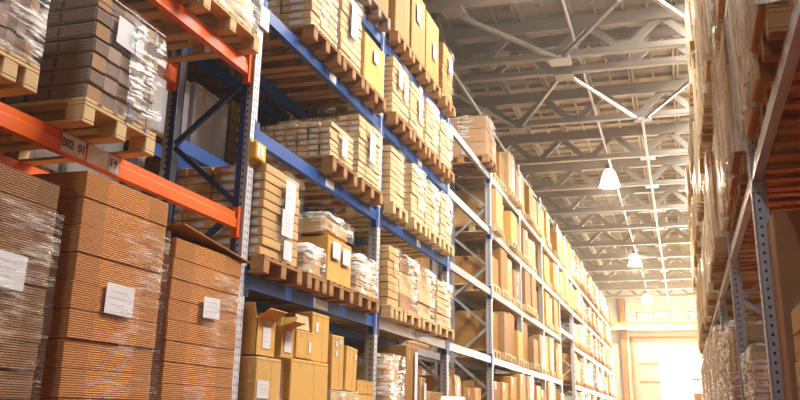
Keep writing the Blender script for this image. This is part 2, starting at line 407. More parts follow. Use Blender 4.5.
# ------------------------------------------------------------------ pendant lamps
def lamp():
    t = thing('pendant_lamp', '', 'pendant lamp', (-1.66, 0, 7.12), 'hanging warehouse lamps')
    MB().tube((0, 0, .14), (0, 0, .42), .02, M['housing']).obj('stem', t)
    MB().lathe([(0, .16), (.10, .16), (.11, .10), (.11, .02), (.13, 0), (0, 0)], M['housing'], 20).obj('housing', t, smooth=True)
    MB().lathe([(.12, 0), (.165, -.07), (.21, -.2), (.27, -.42), (.305, -.5), (.295, -.5), (.26, -.42), (.2, -.2), (.155, -.07), (.11, 0)], M['globe'], 28).obj('shade', t, smooth=True)
    MB().lathe([(0, -.06), (.05, -.08), (.075, -.18), (.06, -.28), (0, -.32)], M['glow'], 16).obj('bulb', t, smooth=True)
    return t
lp = lamp()
LAMPS = [-2.6, 12.0, 25.7, 39.9, 53.2]
LAMPW = [650, 700, 2600, 2000, 1300]
labs = ['pendant lamp hanging behind the camera', 'pendant lamp hanging nearest, above the near aisle', 'largest glowing pendant lamp over the aisle', 'middle glowing pendant lamp, below and right of the largest', 'smallest and lowest glowing pendant lamp near the end wall']
for i, yy in enumerate(LAMPS):
    if i == 0: t = lp; t.location = (-1.66, yy, 7.12)
    else: t = copy_tree(lp, (-1.66, yy, 7.12))
    t['label'] = labs[i]
    l = bpy.data.lights.new('lamp_light', 'POINT'); l.energy = LAMPW[i]; l.color = (1, .84, .62) if i > 1 else (1, .93, .84) if i else (.80, .90, 1); l.shadow_soft_size = .12
    o = bpy.data.objects.new('lamp_light', l); COL.objects.link(o); o.location = (-1.66, yy, 6.73)

# ------------------------------------------------------------------ rack parts
def upright(fx, rx, face, near, mats, zt, z0=-ZC, holes=True):
    """frame meshes: front post at fx (outer face), rear post, zigzag braces; origin at floor line y=0 is the far edge"""
    out = []
    w = .10
    def post(x, s):   # s=+1: outer face looks to +x
        mb = MB(); xo = x; xi = x - s * .10
        a, b = min(xo, xi), max(xo, xi)
        # omega profile: face plate, two webs, flanges
        mb.box(min(xo, xo - s * .012), max(xo, xo - s * .012), -w, 0, 0, zt - z0, M[mats[0]])
        mb.box(a + .008, b - .008, -w, -w + .01, 0, zt - z0, M[mats[1]])
        mb.box(a + .008, b - .008, -.01, 0, 0, zt - z0, M[mats[1]])
        xr_ = xi + s * (.045 if mats[2] == 'navy' else .028)
        mb.box(min(xi, xr_), max(xi, xr_), -w - .008, -w + .004, 0, zt - z0, M[mats[2]])
        mb.box(min(xi, xr_), max(xi, xr_), -.004, .006, 0, zt - z0, M[mats[2]])
        if holes:
            z = .05 - 0
            while z < zt - z0:
                if z + z0 > -.1:
                    if near == 1:
                        mb.box(min(xo, xo + s * .0012), max(xo, xo + s * .0012), -.055, -.046, z, z + .011, M['slot'])
                    else:
                        for yy in (-.075, -.035): mb.box(min(xo, xo + s * .0012), max(xo, xo + s * .0012), yy, yy + .009, z, z + .018, M['slot'])
                    mb.box(min(xo - s * .05, xo - s * .035), max(xo - s * .05, xo - s * .035), -w - .0012, -w, z, z + .02, M['slot'])
                z += .06 if near == 1 else .055
        mb.box(a - .02, b + .02, -w - .03, .03, 0, .012, M[mats[0]])
        return mb
    return post

def frame(k, fx, rx, s, mats, zt, label, near=2, brace='steel', name='upright_frame', group=None, holes=True, zero=1.0):
    t = thing(name, label, 'rack frame', (0, 0, 0), group)
    t.location = (0, k, -ZC)
    po = upright(fx, rx, s, near, mats, zt, holes=holes)
    for x, sg in ((fx, s), (rx - s * 0, -s)):
        # rear post faces the other way
        po(x, sg).obj('post', t)
    z = zero; i = 0
    lo = fx - s * .09; hi = rx + s * .09
    while z < zt + ZC - .2:
        a, b = (lo, hi) if i % 2 == 0 else (hi, lo)
        MB().bar((a, -.05, z), (b, -.05, min(z + .52, zt + ZC - .05)), .03, .045, M[brace]).obj('brace', t)
        z += .55; i += 1
    return t

def beam(y0, y1, z, x, s, m, label, plates=(), hgt=.12, lip=True, conn=None, group=None, ylab=None):
    t = thing('shelf_beam', label, 'shelf beam', (x, (y0 + y1) / 2, z - hgt), group)
    L = (y1 - y0) / 2
    d = .055
    if lip: pts = [(0, 0), (0, hgt * .55), (-.012, hgt * .64), (-.012, hgt), (-d, hgt), (-d, 0)]
    else: pts = [(0, 0), (0, hgt), (-d, hgt), (-d, 0)]
    pts = [(px * s, pz) for px, pz in pts]
    MB().prism(pts, -L, L, M[m]).obj('rail', t)
    c = conn or m
    for e in (-1, 1):
        yy = e * L
        mb = MB(); a, b = sorted((s * .008, -s * (d + .01)))
        mb.box(a, b, min(yy, yy - e * .008), max(yy, yy - e * .008), -.07, hgt + .05, M[c])
        a2, b2 = sorted((s * .008, s * .004))
        mb.box(a2, b2, min(yy - e * .05, yy + e * .035), max(yy - e * .05, yy + e * .035), -.07, hgt + .05, M[c], .002)
        for q in range(3): mb.box(a2 + .0005 * s, b2 + .0015 * s, yy + e * .012, yy + e * .022, -.045 + q * .07, -.03 + q * .07, M['slot'])
        mb.obj('connector', t)
    for (ya, yb, txt) in plates:
        c0 = (ya + yb) / 2 - (y0 + y1) / 2; hw = (yb - ya) / 2
        z0 = hgt * .12; z1 = hgt * (.58 if lip else .85)
        if lip: z0, z1 = .006, hgt * .9
        pl = MB().box(min(s * .0005, s * .0035), max(s * .0005, s * .0035), -hw, hw, 0, z1 - z0, M['paper']).obj('label_plate', t, (0, c0, z0))
        if txt: text(txt, (z1 - z0) * .62, M['ink'], pl, (s * .0045, 0, (z1 - z0) / 2), FACE_PX if s > 0 else (math.pi / 2, 0, -math.pi / 2))
    return t

# left rack frames
FR = {}
for k in range(-1, LAST + 1):
    yk = py(k)
    if k <= 0: mats = ('white_steel', 'steel', 'navy'); br = 'navy'
    elif k == 1: mats = ('white_steel', 'steel', 'steel'); br = 'steel'
    else: mats = ('white_steel', 'steel', 'steel'); br = 'steel'
    lab = 'punched upright rack frame at ' + ('the near end of the orange beams' if k < 0 else 'the orange to blue beam change' if k == 0 else ORD[k - 1] + ' past the orange beams')
    FR[k] = frame(yk, XF, XR, 1, mats, 5.5, lab, near=2, brace=br, group='upright frames of the left rack', holes=k < 5)
# yellow and black guard on the frame after the cross aisle
mb = MB()
for i in range(4, 40):
    mb.box(XF + .002, XF + .012, -.1, .0, i * .095, i * .095 + .095, M['yellow_paint' if i % 2 else 'black'])
mb.obj('striped_guard', FR[7])

# left rack beams
for k in range(-1, LAST):
    ya, yb = py(k) + .002, py(k + 1) - .102
    if k == -1:
        pl = [(3.93, 4.14, 'B02  01'), (4.16, 4.36, ''), (4.37, 4.47, '1\u2191')]
        sets = [(1.517, 'orange', pl, 'lower front orange beam with white B02 label plate'), (2.80, 'orange', [], 'upper front orange beam'), (-.08, 'orange', [], 'hidden lowest orange beam under the flat board stacks')]
        for z, m, p, lab in sets: beam(ya, yb, z, XF - .035, 1, m, lab + ' in the orange bay', p, .125)
        for z, m, lab in ((1.517, 'orange', 'lower'), (2.80, 'orange', 'upper')): beam(ya, yb, z, XR + .02, -1, m, lab + ' rear orange beam behind the pallets in the orange bay', [], .125)
        continue
    for lv, z in LV.items():
        z_ = z
        if 6 == k and lv in ('L',): continue
        if k == 6 and lv == 'M': z_ = 2.52
        blue = k == 0 or (k == 1 and lv in ('T', 'U')) 
        m = 'blue' if (k == 0 or lv == 'T' and k == 1 or lv == 'U' and k == 1) else 'steel'
        if k == 1 and lv in ('M', 'L'): m = 'blue' if lv == 'M' else 'steel'
        pl = []
        if lv == 'M' and k == 0: pl = [(7.7, 7.92, '')]
        elif lv == 'L' and k == 0: pl = [(7.55, 7.9, '')]
        elif k < 6 and lv != 'B': pl = [(ya + 1.5, ya + 1.68, '')]
        col = 'blue' if m == 'blue' else 'galvanised grey'
        beam(ya, yb, z_, XF - .005, 1, m, f'{col} front beam of {LVN[lv]}, {bayname(k)}', pl, .115, lip=False, conn='blue' if k < 3 else m, group='front beams of the left rack')
        if k < 8: beam(ya, yb, z_, XR - .0, -1, 'blue' if k < 2 else 'steel', f'{col} rear beam of {LVN[lv]}, {bayname(k)}', [], .115, lip=False, group='rear beams of the left rack')

# ------------------------------------------------------------------ pallets
def pallet_parts(w, d, m):
    """w along y (aisle side), d along x; origin bottom centre"""
    bx = []
    for yy in (-w / 2 + .05, 0, w / 2 - .05): bx.append(('bottom_board', (-d / 2, d / 2, yy - .05, yy + .05, 0, .02)))
    for yy in (-w / 2 + .05, 0, w / 2 - .05):
        for xx in (-d / 2 + .06, 0, d / 2 - .06): bx.append(('block', (xx - .06, xx + .06, yy - .05, yy + .05, .02, .10)))
    for xx in (-d / 2 + .06, 0, d / 2 - .06): bx.append(('cross_board', (xx - .06, xx + .06, -w / 2, w / 2, .10, .122)))
    n = 5
    for i in range(n):
        yy = -w / 2 + .055 + i * (w - .11) / (n - 1); bx.append(('deck_board', (-d / 2, d / 2, yy - .055, yy + .055, .122, .144)))
    return [(n_, b, M[m]) for n_, b in bx]
PAL = {}
def pallet(y0, y1, z, xf, xb, m, label, detailed, group):
    w = round((y1 - y0) * 20) / 20; d = round(abs(xf - xb) * 20) / 20; key = (w, d, m, detailed)
    loc = ((xf + xb) / 2, (y0 + y1) / 2, z + .002)
    if key not in PAL:
        if detailed:
            PAL[key] = [(n_, MB().box(*b, mt, .004).mesh(n_)) for n_, b, mt in pallet_parts(w, d, m)]
        else:
            mb = MB()
            for n_, b, mt in pallet_parts(w, d, m): mb.box(*b, mt)
            PAL[key] = mb.mesh('wooden_pallet')
    if detailed:
        t = thing('wooden_pallet', label, 'pallet', loc, group)
        for n_, me in PAL[key]: place(me, n_, t)
    else:
        t = tag(place(PAL[key], 'wooden_pallet', None, loc), label, 'pallet', group)
    t.rotation_euler.z = R(-.008, .008)
    return t

# ------------------------------------------------------------------ loads
def sheet(t, xo, s, y, z, w, h, ink=0, tilt=0.0):
    """paper sheet on the aisle face: xo is face x in the thing's frame"""
    rot = Matrix.Rotation(tilt, 3, 'X')
    mb = MB().box(min(xo, xo + s * .003), max(xo, xo + s * .003), y - w / 2, y + w / 2, z - h / 2, z + h / 2, M['paper'], 0, rot)
    if ink:
        for i in range(ink):
            zz = z + h / 2 - (i + 1.2) * h / (ink + 1.6); ww = w * R(.3, .42)
            mb.box(min(xo + s * .003, xo + s * .0036), max(xo + s * .003, xo + s * .0036), y - ww, y + ww * R(.2, 1), zz, zz + h * .03, M['print_grey'], 0, rot, (xo, y, z))
    return mb.obj('paper_label', t)

def shell(t, d, w, h, m, amp=.008, top=True, step=.12, name='stretch_film', off=.012, z0=0.0, droop=0, pleat=False):
    """wrinkled film shell round a d x w x h block (origin bottom centre)"""
    nx = max(2, int(d / step)); ny = max(2, int(w / step)); nz = max(2, int(h / step))
    mb = MB(); i = mb.slot(m)
    per = []
    X = d / 2 + off; Y = w / 2 + off
    for k in range(ny): per.append((X, -Y + 2 * Y * k / ny, 1, 0))
    for k in range(nx): per.append((X - 2 * X * k / nx, Y, 0, 1))
    for k in range(ny): per.append((-X, Y - 2 * Y * k / ny, -1, 0))
    for k in range(nx): per.append((-X + 2 * X * k / nx, -Y, 0, -1))
    N = len(per)
    pl_ = [min(abs(random.gauss(0, amp)), 1.5 * amp) for _ in range(N)] if pleat else None
    for j in range(nz + 1):
        z = z0 + (h + off - z0) * j / nz
        for (x, y, a, b) in per:
            r = pl_[per.index((x, y, a, b))] * R(.7, 1.1) if pleat else min(abs(random.gauss(0, amp)), 1.5 * amp); mb.v.append((x + a * r, y + b * r, z + (R(-amp, amp) if 0 < j < nz else (0 if j else -R(0, droop)))))
    for j in range(nz):
        for k in range(N):
            mb.f.append([j * N + k, j * N + (k + 1) % N, (j + 1) * N + (k + 1) % N, (j + 1) * N + k]); mb.m.append(i)
    if top: mb.f.append([nz * N + k for k in range(N)]); mb.m.append(i)
    me = mb.mesh(name, smooth=True); return place(me, name, t)

def cartons(t, d, w, h, nl, ny, nx, m, stick=0, side_sticks=True, jit=.004, facesx=1, seam=True, solid=True, ysplit=None):
    """layers of cartons; only those that can be seen from the aisle, near side and top are built; facesx=+1 front at +x"""
    dz = h / nl
    for l in range(nl):
        a = ny if l % 2 == 0 or ysplit is None else ysplit
        cy = w / a; cx = d / nx
        for i in range(nx):
            for j in range(a):
                front = (i == nx - 1) if facesx > 0 else (i == 0)
                if not (front or j == 0 or l == nl - 1): continue
                x0 = -d / 2 + i * cx; y0 = -w / 2 + j * cy; z0 = l * dz
                jx, jy = (R(-jit, jit) * 2.2, R(-jit, jit)) if front or j == 0 else (0, 0)
                x0 += jx; y0 += jy
                mb = MB().box(x0 + .004, x0 + cx - .004, y0 + .004, y0 + cy - .004, z0 + .005, z0 + dz - .001, M[m], .006)
                if side_sticks and j == 0 and stick and random.random() < .82:
                    xa = x0 + cx * .30; zz = z0 + dz * .30
                    mb.box(xa, xa + min(.13, cx * .5), y0 + .0005, y0 + .0028, zz, zz + dz * .42, M['paper'])
                if front and stick > 1:
                    xo = x0 + cx if facesx > 0 else x0; ya = y0 + cy * .72
                    mb.box(min(xo - .0025, xo + facesx * .001), max(xo - .0025, xo + facesx * .001), ya, ya + cy * .2, z0 + dz * .3, z0 + dz * .7, M['paper'])
                if front and seam and dz > .15:
                    xo = x0 + cx if facesx > 0 else x0
                    mb.box(min(xo - .0025, xo - facesx * .0015), max(xo - .0025, xo - facesx * .0015), y0 + .01, y0 + cy - .01, z0 + dz * .5, z0 + dz * .5 + .004, M['seam'])
                mb.obj('carton', t)
    if solid and nx > 1:
        a, b = (-d / 2 + .02, d / 2 - d / nx - .01) if facesx > 0 else (-d / 2 + d / nx + .01, d / 2 - .02)
        MB().box(a, b, -w / 2 + w / ny + .02, w / 2 - .02, 0.0, h - h / nl - .01, M[m]).obj('inner_cartons', t)

def bigbox(mb, d, w, h, m, s=1, seam=True, lab=0, tape=True, x=0, y=0, z=0, c=.008):
    """tall plain carton with corner seam, tape and flap line"""
    mb.box(x - d / 2, x + d / 2, y - w / 2, y + w / 2, z, z + h, M[m], c)
    xo = x + s * d / 2
    def fp(y0, y1, z0, z1, mt, t=.0018): mb.box(min(xo - .001 * s, xo + t * s), max(xo - .001 * s, xo + t * s), y0, y1, z0, z1, M[mt])
    if seam:
        fp(y + w * .1, y + w * .1 + .004, z + .01, z + h - .01, 'seam', .0005)
        fp(y - w / 2 + .01, y + w / 2 - .01, z + h * .93, z + h * .93 + .004, 'seam', .0005)
    if tape: fp(y - w * .28, y - w * .28 + .045, z + h * .78, z + h - .008, 'tape')
    if lab: fp(y + w * R(-.2, .1), y + w * R(.12, .3), z + h * .68, z + h * .68 + .2, 'paper')
    # near side tape
    mb.box(x - .03, x + .03, y - w / 2 - .0016, y - w / 2 + .001, z + h * .8, z + h - .01, M['tape'])
    return mb

counter = {}
ICNT = 0
def load(kind, y0, y1, z, h, label, xf=-3.08, xb=-4.1, pal='wood', det=False, s=1, group=None, plabel=None, mat_=None, sheets=(), nl=8, ny=2, nx=3, pgroup=None, stick=1, film='film', amp=.008, droop=.05, low=0, inset=0):
    ph = .144 if pal else 0
    if pal: pallet(y0 - .0, y1 + .0, z, xf + s * .012 - s * inset, xb, pal, plabel or ('wooden pallet under the ' + label)[:120], det, pgroup or 'wooden pallets on the racks')
    d = abs(xf - xb) - .03; w = y1 - y0 - .02
    loc = ((xf + xb) / 2, (y0 + y1) / 2, z + ph + .005)
    fx = s * d / 2
    if kind == 'box':
        t = MB(); bigbox(t, d, w, h, mat_ or 'tan', s, lab=0 if sheets else int(random.random() < .3))
        t = t.obj('tall_carton', None, loc); tag(t, label, 'cardboard box', group)
        t.rotation_euler.z = R(-.012, .012)
    elif kind == 'cart':
        t = thing('carton_stack', label, 'carton stack', loc, group)
        cartons(t, d - .02, w - .02, h, nl, ny, nx, mat_ or 'sand', stick, facesx=s)
        if film: shell(t, d, w, h, M[film], amp, droop=0, z0=0)
    elif kind == 'film':      # heavily wrapped uneven goods
        t = thing('wrapped_pallet_load', label, 'wrapped load', loc, group)
        hh = 0; n = 0
        while hh < h - .12:
            dz = min(R(.16, .30), h - hh)
            mb = MB()
            e = R(0, .03)
            mb.box(-d / 2 + .02, d / 2 - .02 - e, -w / 2 + .015 + e, w / 2 - .015 - R(0, .02), hh + .002, hh + dz - .002, M[random.choice([mat_ or 'sand', 'tan', 'sand', 'brown'])], .008)
            mb.obj('carton', t); hh += dz
        hh = min(hh, h)
        shell(t, d, w, h, M[film], amp * 1.6, step=.07 if film == 'film_pleat' else .1, droop=0, pleat=film == 'film_pleat', z0=low)
    elif kind == 'flat':      # single mesh wrapped load for far places
        mb = MB(); bigbox(mb, d, w, h, mat_ or 'sand', s, tape=False)
        t = thing('wrapped_pallet_load', label, 'wrapped load', loc, group)
        mb.obj('goods', t); shell(t, d, w, h, M[film], amp, step=.22, droop=0)
    for (u, v, sw, sh, ink) in sheets: sheet(t, fx + s * .02, s, u, v, sw, sh, ink)
    return t

F = 'film_light'
# --- orange bay -------------------------------------------------------------
def folded(name, y0, y1, z, h, xf, xb, label, m, nb, film, mfront=None, sheets=(), pal='woodpale', plabel=None, straps=True, tall=False):
    if pal: pallet(y0, y1, z, xf, xb, pal, plabel, True, None)
    ph = .147 if pal else 0
    d = abs(xf - xb) - .02; w = y1 - y0 - .01
    t = thing(name, label, 'stack of folded cartons' if not tall else 'stack of flat cardboard', ((xf + xb) / 2, (y0 + y1) / 2, z + ph))
    dz = h / nb; zz = 0
    for i in range(nb):
        e = R(-.008, .008); g_ = R(-.008, .008)
        mb = MB().box(-d / 2 + .02 + e, d / 2 - .012 + e, -w / 2 + .012 + g_, w / 2 - .012 + g_, zz + .002, zz + dz - (.0015 if tall else .002), M[m], .003 if tall else .012)
        if straps:   # dark slots and straps on the near side
            for q in (-.3, -.05, .25):
                xx = q * d
                mb.box(xx, xx + .014, -w / 2 + .006 + g_, -w / 2 + .0135 + g_, zz + .02, zz + dz * .75, M['seam'])
            mb.box(.1 * d, .1 * d + .018, -w / 2 + .004 + g_, -w / 2 + .0135 + g_, zz, zz + dz, M['strap'])
            # mixed darker and lighter end patches on the aisle side
            for q in range(5):
                ya = -w / 2 + .02 + q * (w - .04) / 5
                if (q + i) % 2 == 0: mb.box(d / 2 - .0125 + e, d / 2 - .0105 + e, ya, ya + (w - .06) / 5, zz + .006, zz + dz - .006, M['greybrown' if q % 4 else 'brown'])
        mb.obj('cardboard_bundle', t); zz += dz
    if film: shell(t, d, w, h * (1 if not tall else .86), M[film], .01, top=not tall, droop=0)
    for (u, v, sw, sh, ink) in sheets: sheet(t, d / 2 + .012, 1, u, v, sw, sh, ink, R(-.04, .04))
    return t
ZO = 1.517
folded('folded_carton_pallet', 3.02, 3.40, ZO, .68, -3.0, -4.08, 'stack of folded brown cartons at the left edge above the orange beam', 'board', 6, 'film', plabel='new pale wooden pallet cut by the left picture edge on the orange beam')
t = folded('folded_carton_pallet', 3.84, 4.52, ZO, .66, -3.03, -4.08, 'strapped stack of folded cartons with large blank white sheet, above B02 plate', 'board', 7, 'film_clear', plabel='new pale wooden pallet with stamped block right above the B02 label plate',
    sheets=[(-.02, .49, .27, .17, 0)])
mb = MB()
for yy in (.03, .22): mb.box(.53, .5335, yy - .006, yy + .006, -.03, .66, M['strap'])
mb.box(.53, .5335, -.30, .33, .645, .652, M['tape']); mb.obj('strap', t)
mb = MB(); i_ = mb.slot(M['film_heavy'])
for a in range(9):
    for b in range(14): mb.v.append((.535 + abs(random.gauss(0, .012)), -.02 + a * .045, .0 + b * .047))
for a in range(8):
    for b in range(13): mb.f.append([a * 14 + b, (a + 1) * 14 + b, (a + 1) * 14 + b + 1, a * 14 + b + 1]); mb.m.append(i_)
mb.obj('crumpled_film', t, smooth=True)
# grey film covered goods on the upper orange beam
for (a, b, c, mt, lab, pl) in [(3.3, 4.15, .5, 'whitebox', 'grey film-covered load at top left above the upper orange beam', 'wooden pallet at top left partly hidden by the upper orange beam'),
                      (4.25, 4.98, .8, 'whitebox', 'crumpled grey film load in the middle above the upper orange beam', 'weathered wooden pallet in the middle above the upper orange beam'),
                      (5.06, 5.94, .7, 'whitebox', 'grey film-wrapped load beside the post above the upper orange beam', 'pale wooden pallet beside the post above the upper orange beam')]:
    load('film', a, b, 2.80, c, lab, xf=-3.12, pal='woodpale' if a > 5 else 'woodgrey' if a > 4.2 else 'wood', det=True, film='film_heavy', mat_=mt, plabel=pl)
# tall stacks of flat board below the lower orange beam
def tallstack(y0, y1, top, label, m, sheets, tilt, cap=False, nb=9):
    z = -.08; h = top - z
    t = folded('flat_cardboard_stack', y0, y1, z, h, -3.06, -4.05, label, m, nb, 'film_light', pal=None, straps=False, tall=True, sheets=sheets)
    t.rotation_euler.x = tilt
    if cap:
        mb = MB(); rot = Matrix.Rotation(-.10, 3, 'X')
        mb.box(-.5, .5, -.42, .54, h + .05, h + .058, M['ochre'], 0, rot, (0, 0, h)).obj('top_sheet', t)
    return t
tallstack(3.03, 3.80, 1.15, 'brown stack of flat cardboard at the left edge under the orange beam', 'flutedark', [(.05, .73, .24, .17, 3)], -.004)
tallstack(3.97, 4.84, 1.29, 'middle stack of flat cardboard with white sheet under the orange beam', 'flute', [(-.02, .70, .27, .17, 3)], .004)
tallstack(4.93, 5.88, 1.10, 'stack of flat cardboard with sagging top sheet beside the punched post', 'flute', [(.03, .78, .22, .14, 3)], .0, True)
# torn film hem hanging on the middle stack
# --- first bay (blue) --------------------------------------------------------
def P_(k, lv, i, look): return f'{look}, {ORD[i]} load on {LVN[lv]}, {bayname(k)}'
def PL(k, lv, i, look='wooden'): return f'{look} pallet under {ORD[i]} load on {LVN[lv]}, {bayname(k)}'
def LL(k, lv, i, look, kind, y0, y1, h, **kw):
    kw.setdefault('det', k <= 1)
    kw.setdefault('plabel', PL(k, lv, i)); kw.setdefault('group', 'pallet loads on the left rack')
    return load(kind, y0, y1, LV[lv], h, P_(k, lv, i, look), **kw)
# top shelf
LL(0, 'T', 0, 'carton stack', 'cart', 6.9, 7.55, .9, mat_='sand', nl=6, det=True, pal='woodgrey')
LL(0, 'T', 1, 'plain tan box', 'box', 7.6, 8.28, .95, mat_='tan', pal='woodgrey')
LL(0, 'T', 2, 'plain ochre box', 'box', 8.35, 9.17, 1.0, mat_='ochre', pal='woodgrey')
LL(1, 'T', 0, 'ochre box with white sheet', 'box', 9.45, 10.05, 1.05, mat_='ochre', sheets=[(.0, .75, .16, .24, 0)])
LL(1, 'T', 1, 'tall ochre box with white sheet', 'box', 10.12, 10.8, .98, mat_='ochre', sheets=[(-.05, .66, .2, .26, 0)])
LL(1, 'T', 2, 'second tall ochre box with sheet', 'box', 10.84, 11.52, .94, mat_='ochre', sheets=[(.05, .45, .18, .24, 0)])
LL(1, 'T', 3, 'slatted carton stack with white sheet', 'cart', 11.80, 12.42, .86, mat_='ochre', nl=13, stick=0, film='film_light', sheets=[(.05, .6, .2, .24, 0)])
LL(2, 'T', 3, 'brown film-wrapped cartons', 'cart', 14.9, 15.65, .75, mat_='brown', nl=3, nx=2, film='film', det=True, stick=0)
# second shelf down
LL(0, 'U', 0, 'labelled small carton stack', 'cart', 6.92, 7.63, .78, nl=10, nx=3, ny=3, film=F, stick=2, mat_='sand')
LL(0, 'U', 1, 'stack with long paper sheet', 'cart', 7.68, 8.33, .78, nl=9, nx=3, film='film_light', sheets=[(.0, .52, .2, .42, 6)], mat_='sand')
LL(0, 'U', 2, 'plain yellow box with white sheet', 'box', 8.38, 9.06, .58, mat_='yellow', sheets=[(.0, .4, .15, .16, 3)])
LL(1, 'U', 0, 'carton stack with labelled ends', 'cart', 9.42, 10.14, .72, nl=11, stick=1, film=F, sheets=[(-.12, .5, .14, .26, 0), (.12, .42, .14, .24, 0)])
LL(1, 'U', 1, 'wrapped carton stack with sheet', 'cart', 10.17, 10.84, .68, nl=9, stick=0, film=F, sheets=[(.05, .4, .15, .3, 0)])
LL(1, 'U', 2, 'film-wrapped labelled carton stack', 'cart', 10.91, 11.56, .70, nl=10, stick=1, film='film')
LL(1, 'U', 3, 'shiny film-wrapped cartons', 'cart', 11.70, 12.35, .66, nl=8, stick=1, film='film')
# third shelf down
LL(0, 'M', 1, 'low stack of small labelled cartons', 'cart', 7.52, 8.2, .36, nl=6, nx=8, ny=3, film='film_light', stick=1, mat_='sand', sheets=[(.0, .18, .15, .22, 0)])
LL(0, 'M', 2, 'taller stack of small labelled cartons', 'cart', 8.33, 9.05, .70, nl=11, nx=7, ny=3, film='film_light', stick=1, mat_='sand', sheets=[(.0, .42, .17, .34, 4)])
for i, (a, b, hh) in enumerate([(9.42, 10.0, .68), (10.28, 10.88, .70), (10.95, 11.6, .64), (11.72, 12.34, .68)]):
    LL(1, 'M', i, ['carton stack with labelled ends', 'shiny wrapped carton stack', 'film-wrapped pale cartons', 'white film-wrapped cartons'][i], 'cart', a, b, hh, nl=9, stick=1, film='film' if i else 'film_light', pal='woodpale')
# fourth shelf down
LL(0, 'L', 0, 'tall carton stack with paper sheets', 'cart', 6.2, 6.93, .75, nl=10, nx=4, film=F, stick=1, mat_='tan', sheets=[(.08, .56, .2, .26, 2), (.05, .32, .22, .22, 5), (.08, .1, .16, .16, 4)])
# small wrapped carton, box with crumpled film on top
t = LL(0, 'L', 1, 'low crumpled film carton', 'film', 7.06, 7.5, .24, film='film_heavy')
LL(0, 'L', 2, 'yellow box under crumpled white film', 'box', 7.56, 8.22, .42, mat_='yellow', sheets=[(-.15, .3, .2, .16, 0), (.12, .28, .2, .16, 0)])
tt = thing('wrapped_bundle', 'cream bundle in crumpled film lying on the yellow box, fourth shelf', 'wrapped bundle', (-3.6, 7.86, LV['L'] + .144 + .447))
MB().box(-.5, .48, -.36, .30, 0, .15, M['tan'], .03).obj('carton', tt); shell(tt, 1.0, .7, .17, M['film_heavy'], .02, step=.08)
tt.rotation_euler.x = -.02
LL(0, 'L', 3, 'labelled cartons in white film', 'cart', 8.36, 9.02, .38, nl=6, film='film_heavy', stick=1)
for i, (a, b, hh) in enumerate([(9.12, 9.82, .68), (9.92, 10.62, .64), (10.72, 11.42, .62), (11.55, 12.35, .6)]):
    if i == 0: a, b = 9.42, 9.86
    LL(1, 'L', i, ['tan wrapped carton stack', 'grey film-wrapped boxes', 'wrinkled film load', 'white film-wrapped layered load'][i], 'film' if i in (1, 2) else 'cart', a, b, hh, nl=8, film='film_light' if i == 0 else 'film', mat_='tan' if i == 0 else 'sand', pal='woodpale', stick=0)

# --- loose boxes on the lowest shelf ----------------------------------------
ZB = LV['B']
def open_box(y0, y1, z0, z1, xf, xb, m, label, flaps, lab=None, name='open_carton', rz=0.0, labels=()):
    d = xf - xb; w = y1 - y0; h = z1 - z0; T_ = .006
    t = thing(name, label, 'cardboard box', ((xf + xb) / 2, (y0 + y1) / 2, z0 + .003))
    mb = MB()
    mb.box(-d / 2, d / 2, -w / 2, w / 2, 0, T_, M[m])
    mb.box(d / 2 - T_, d / 2, -w / 2, w / 2, 0, h, M[m]); mb.box(-d / 2, -d / 2 + T_, -w / 2, w / 2, 0, h, M[m])
    mb.box(-d / 2, d / 2, -w / 2, -w / 2 + T_, 0, h, M[m]); mb.box(-d / 2, d / 2, w / 2 - T_, w / 2, 0, h, M[m])
    mb.box(d / 2 - .001, d / 2 + .0015, -.025, .025, h * .72, h - .004, M['tape'])
    mb.obj('box_body', t)
    for side, ang in flaps:
        L = .12
        if side == 'f': v = MB().box(d / 2 - T_, d / 2, -w / 2 + .01, w / 2 - .01, h, h + L, M[m], 0, Matrix.Rotation(math.radians(ang), 3, 'Y'), (d / 2, 0, h))
        elif side == 'b': v = MB().box(-d / 2, -d / 2 + T_, -w / 2 + .01, w / 2 - .01, h, h + L, M[m], 0, Matrix.Rotation(math.radians(-ang), 3, 'Y'), (-d / 2, 0, h))
        elif side == 'n': v = MB().box(-d / 2 + .01, d / 2 - .01, -w / 2, -w / 2 + T_, h, h + L, M[m], 0, Matrix.Rotation(math.radians(ang), 3, 'X'), (0, -w / 2, h))
        else: v = MB().box(-d / 2 + .01, d / 2 - .01, w / 2 - T_, w / 2, h, h + L, M[m], 0, Matrix.Rotation(math.radians(-ang), 3, 'X'), (0, w / 2, h))
        v.obj('flap', t)
    for (u, v, sw, sh, ink) in labels: sheet(t, d / 2 + .003, 1, u, v, sw, sh, ink)
    t.rotation_euler.z = rz
    return t
def closed_box(y0, y1, z0, z1, xf, xb, m, label, labels=(), rz=0.0, rx=0.0, ry=0.0, dots=0, film=None, group=None, lid=True):
    d = xf - xb; w = y1 - y0; h = z1 - z0
    t = thing('cardboard_box', label, 'cardboard box', ((xf + xb) / 2, (y0 + y1) / 2, z0 + .003), group)
    mb = bigbox(MB(), d, w, h, m, 1, c=.006)
    for i in range(dots):
        yy = -w / 2 + (i + .5) * w / dots; mb.box(d / 2, d / 2 + .001, yy - .008, yy + .008, h * .55, h * .55 + .015, M['seam'])
    mb.obj('box_body', t)
    for (u, v, sw, sh, ink) in labels: sheet(t, d / 2 + .003, 1, u, v, sw, sh, ink)
    if film: shell(t, d, w, h, M[film], .01, droop=0)
    t.rotation_euler = (rx, ry, rz); return t
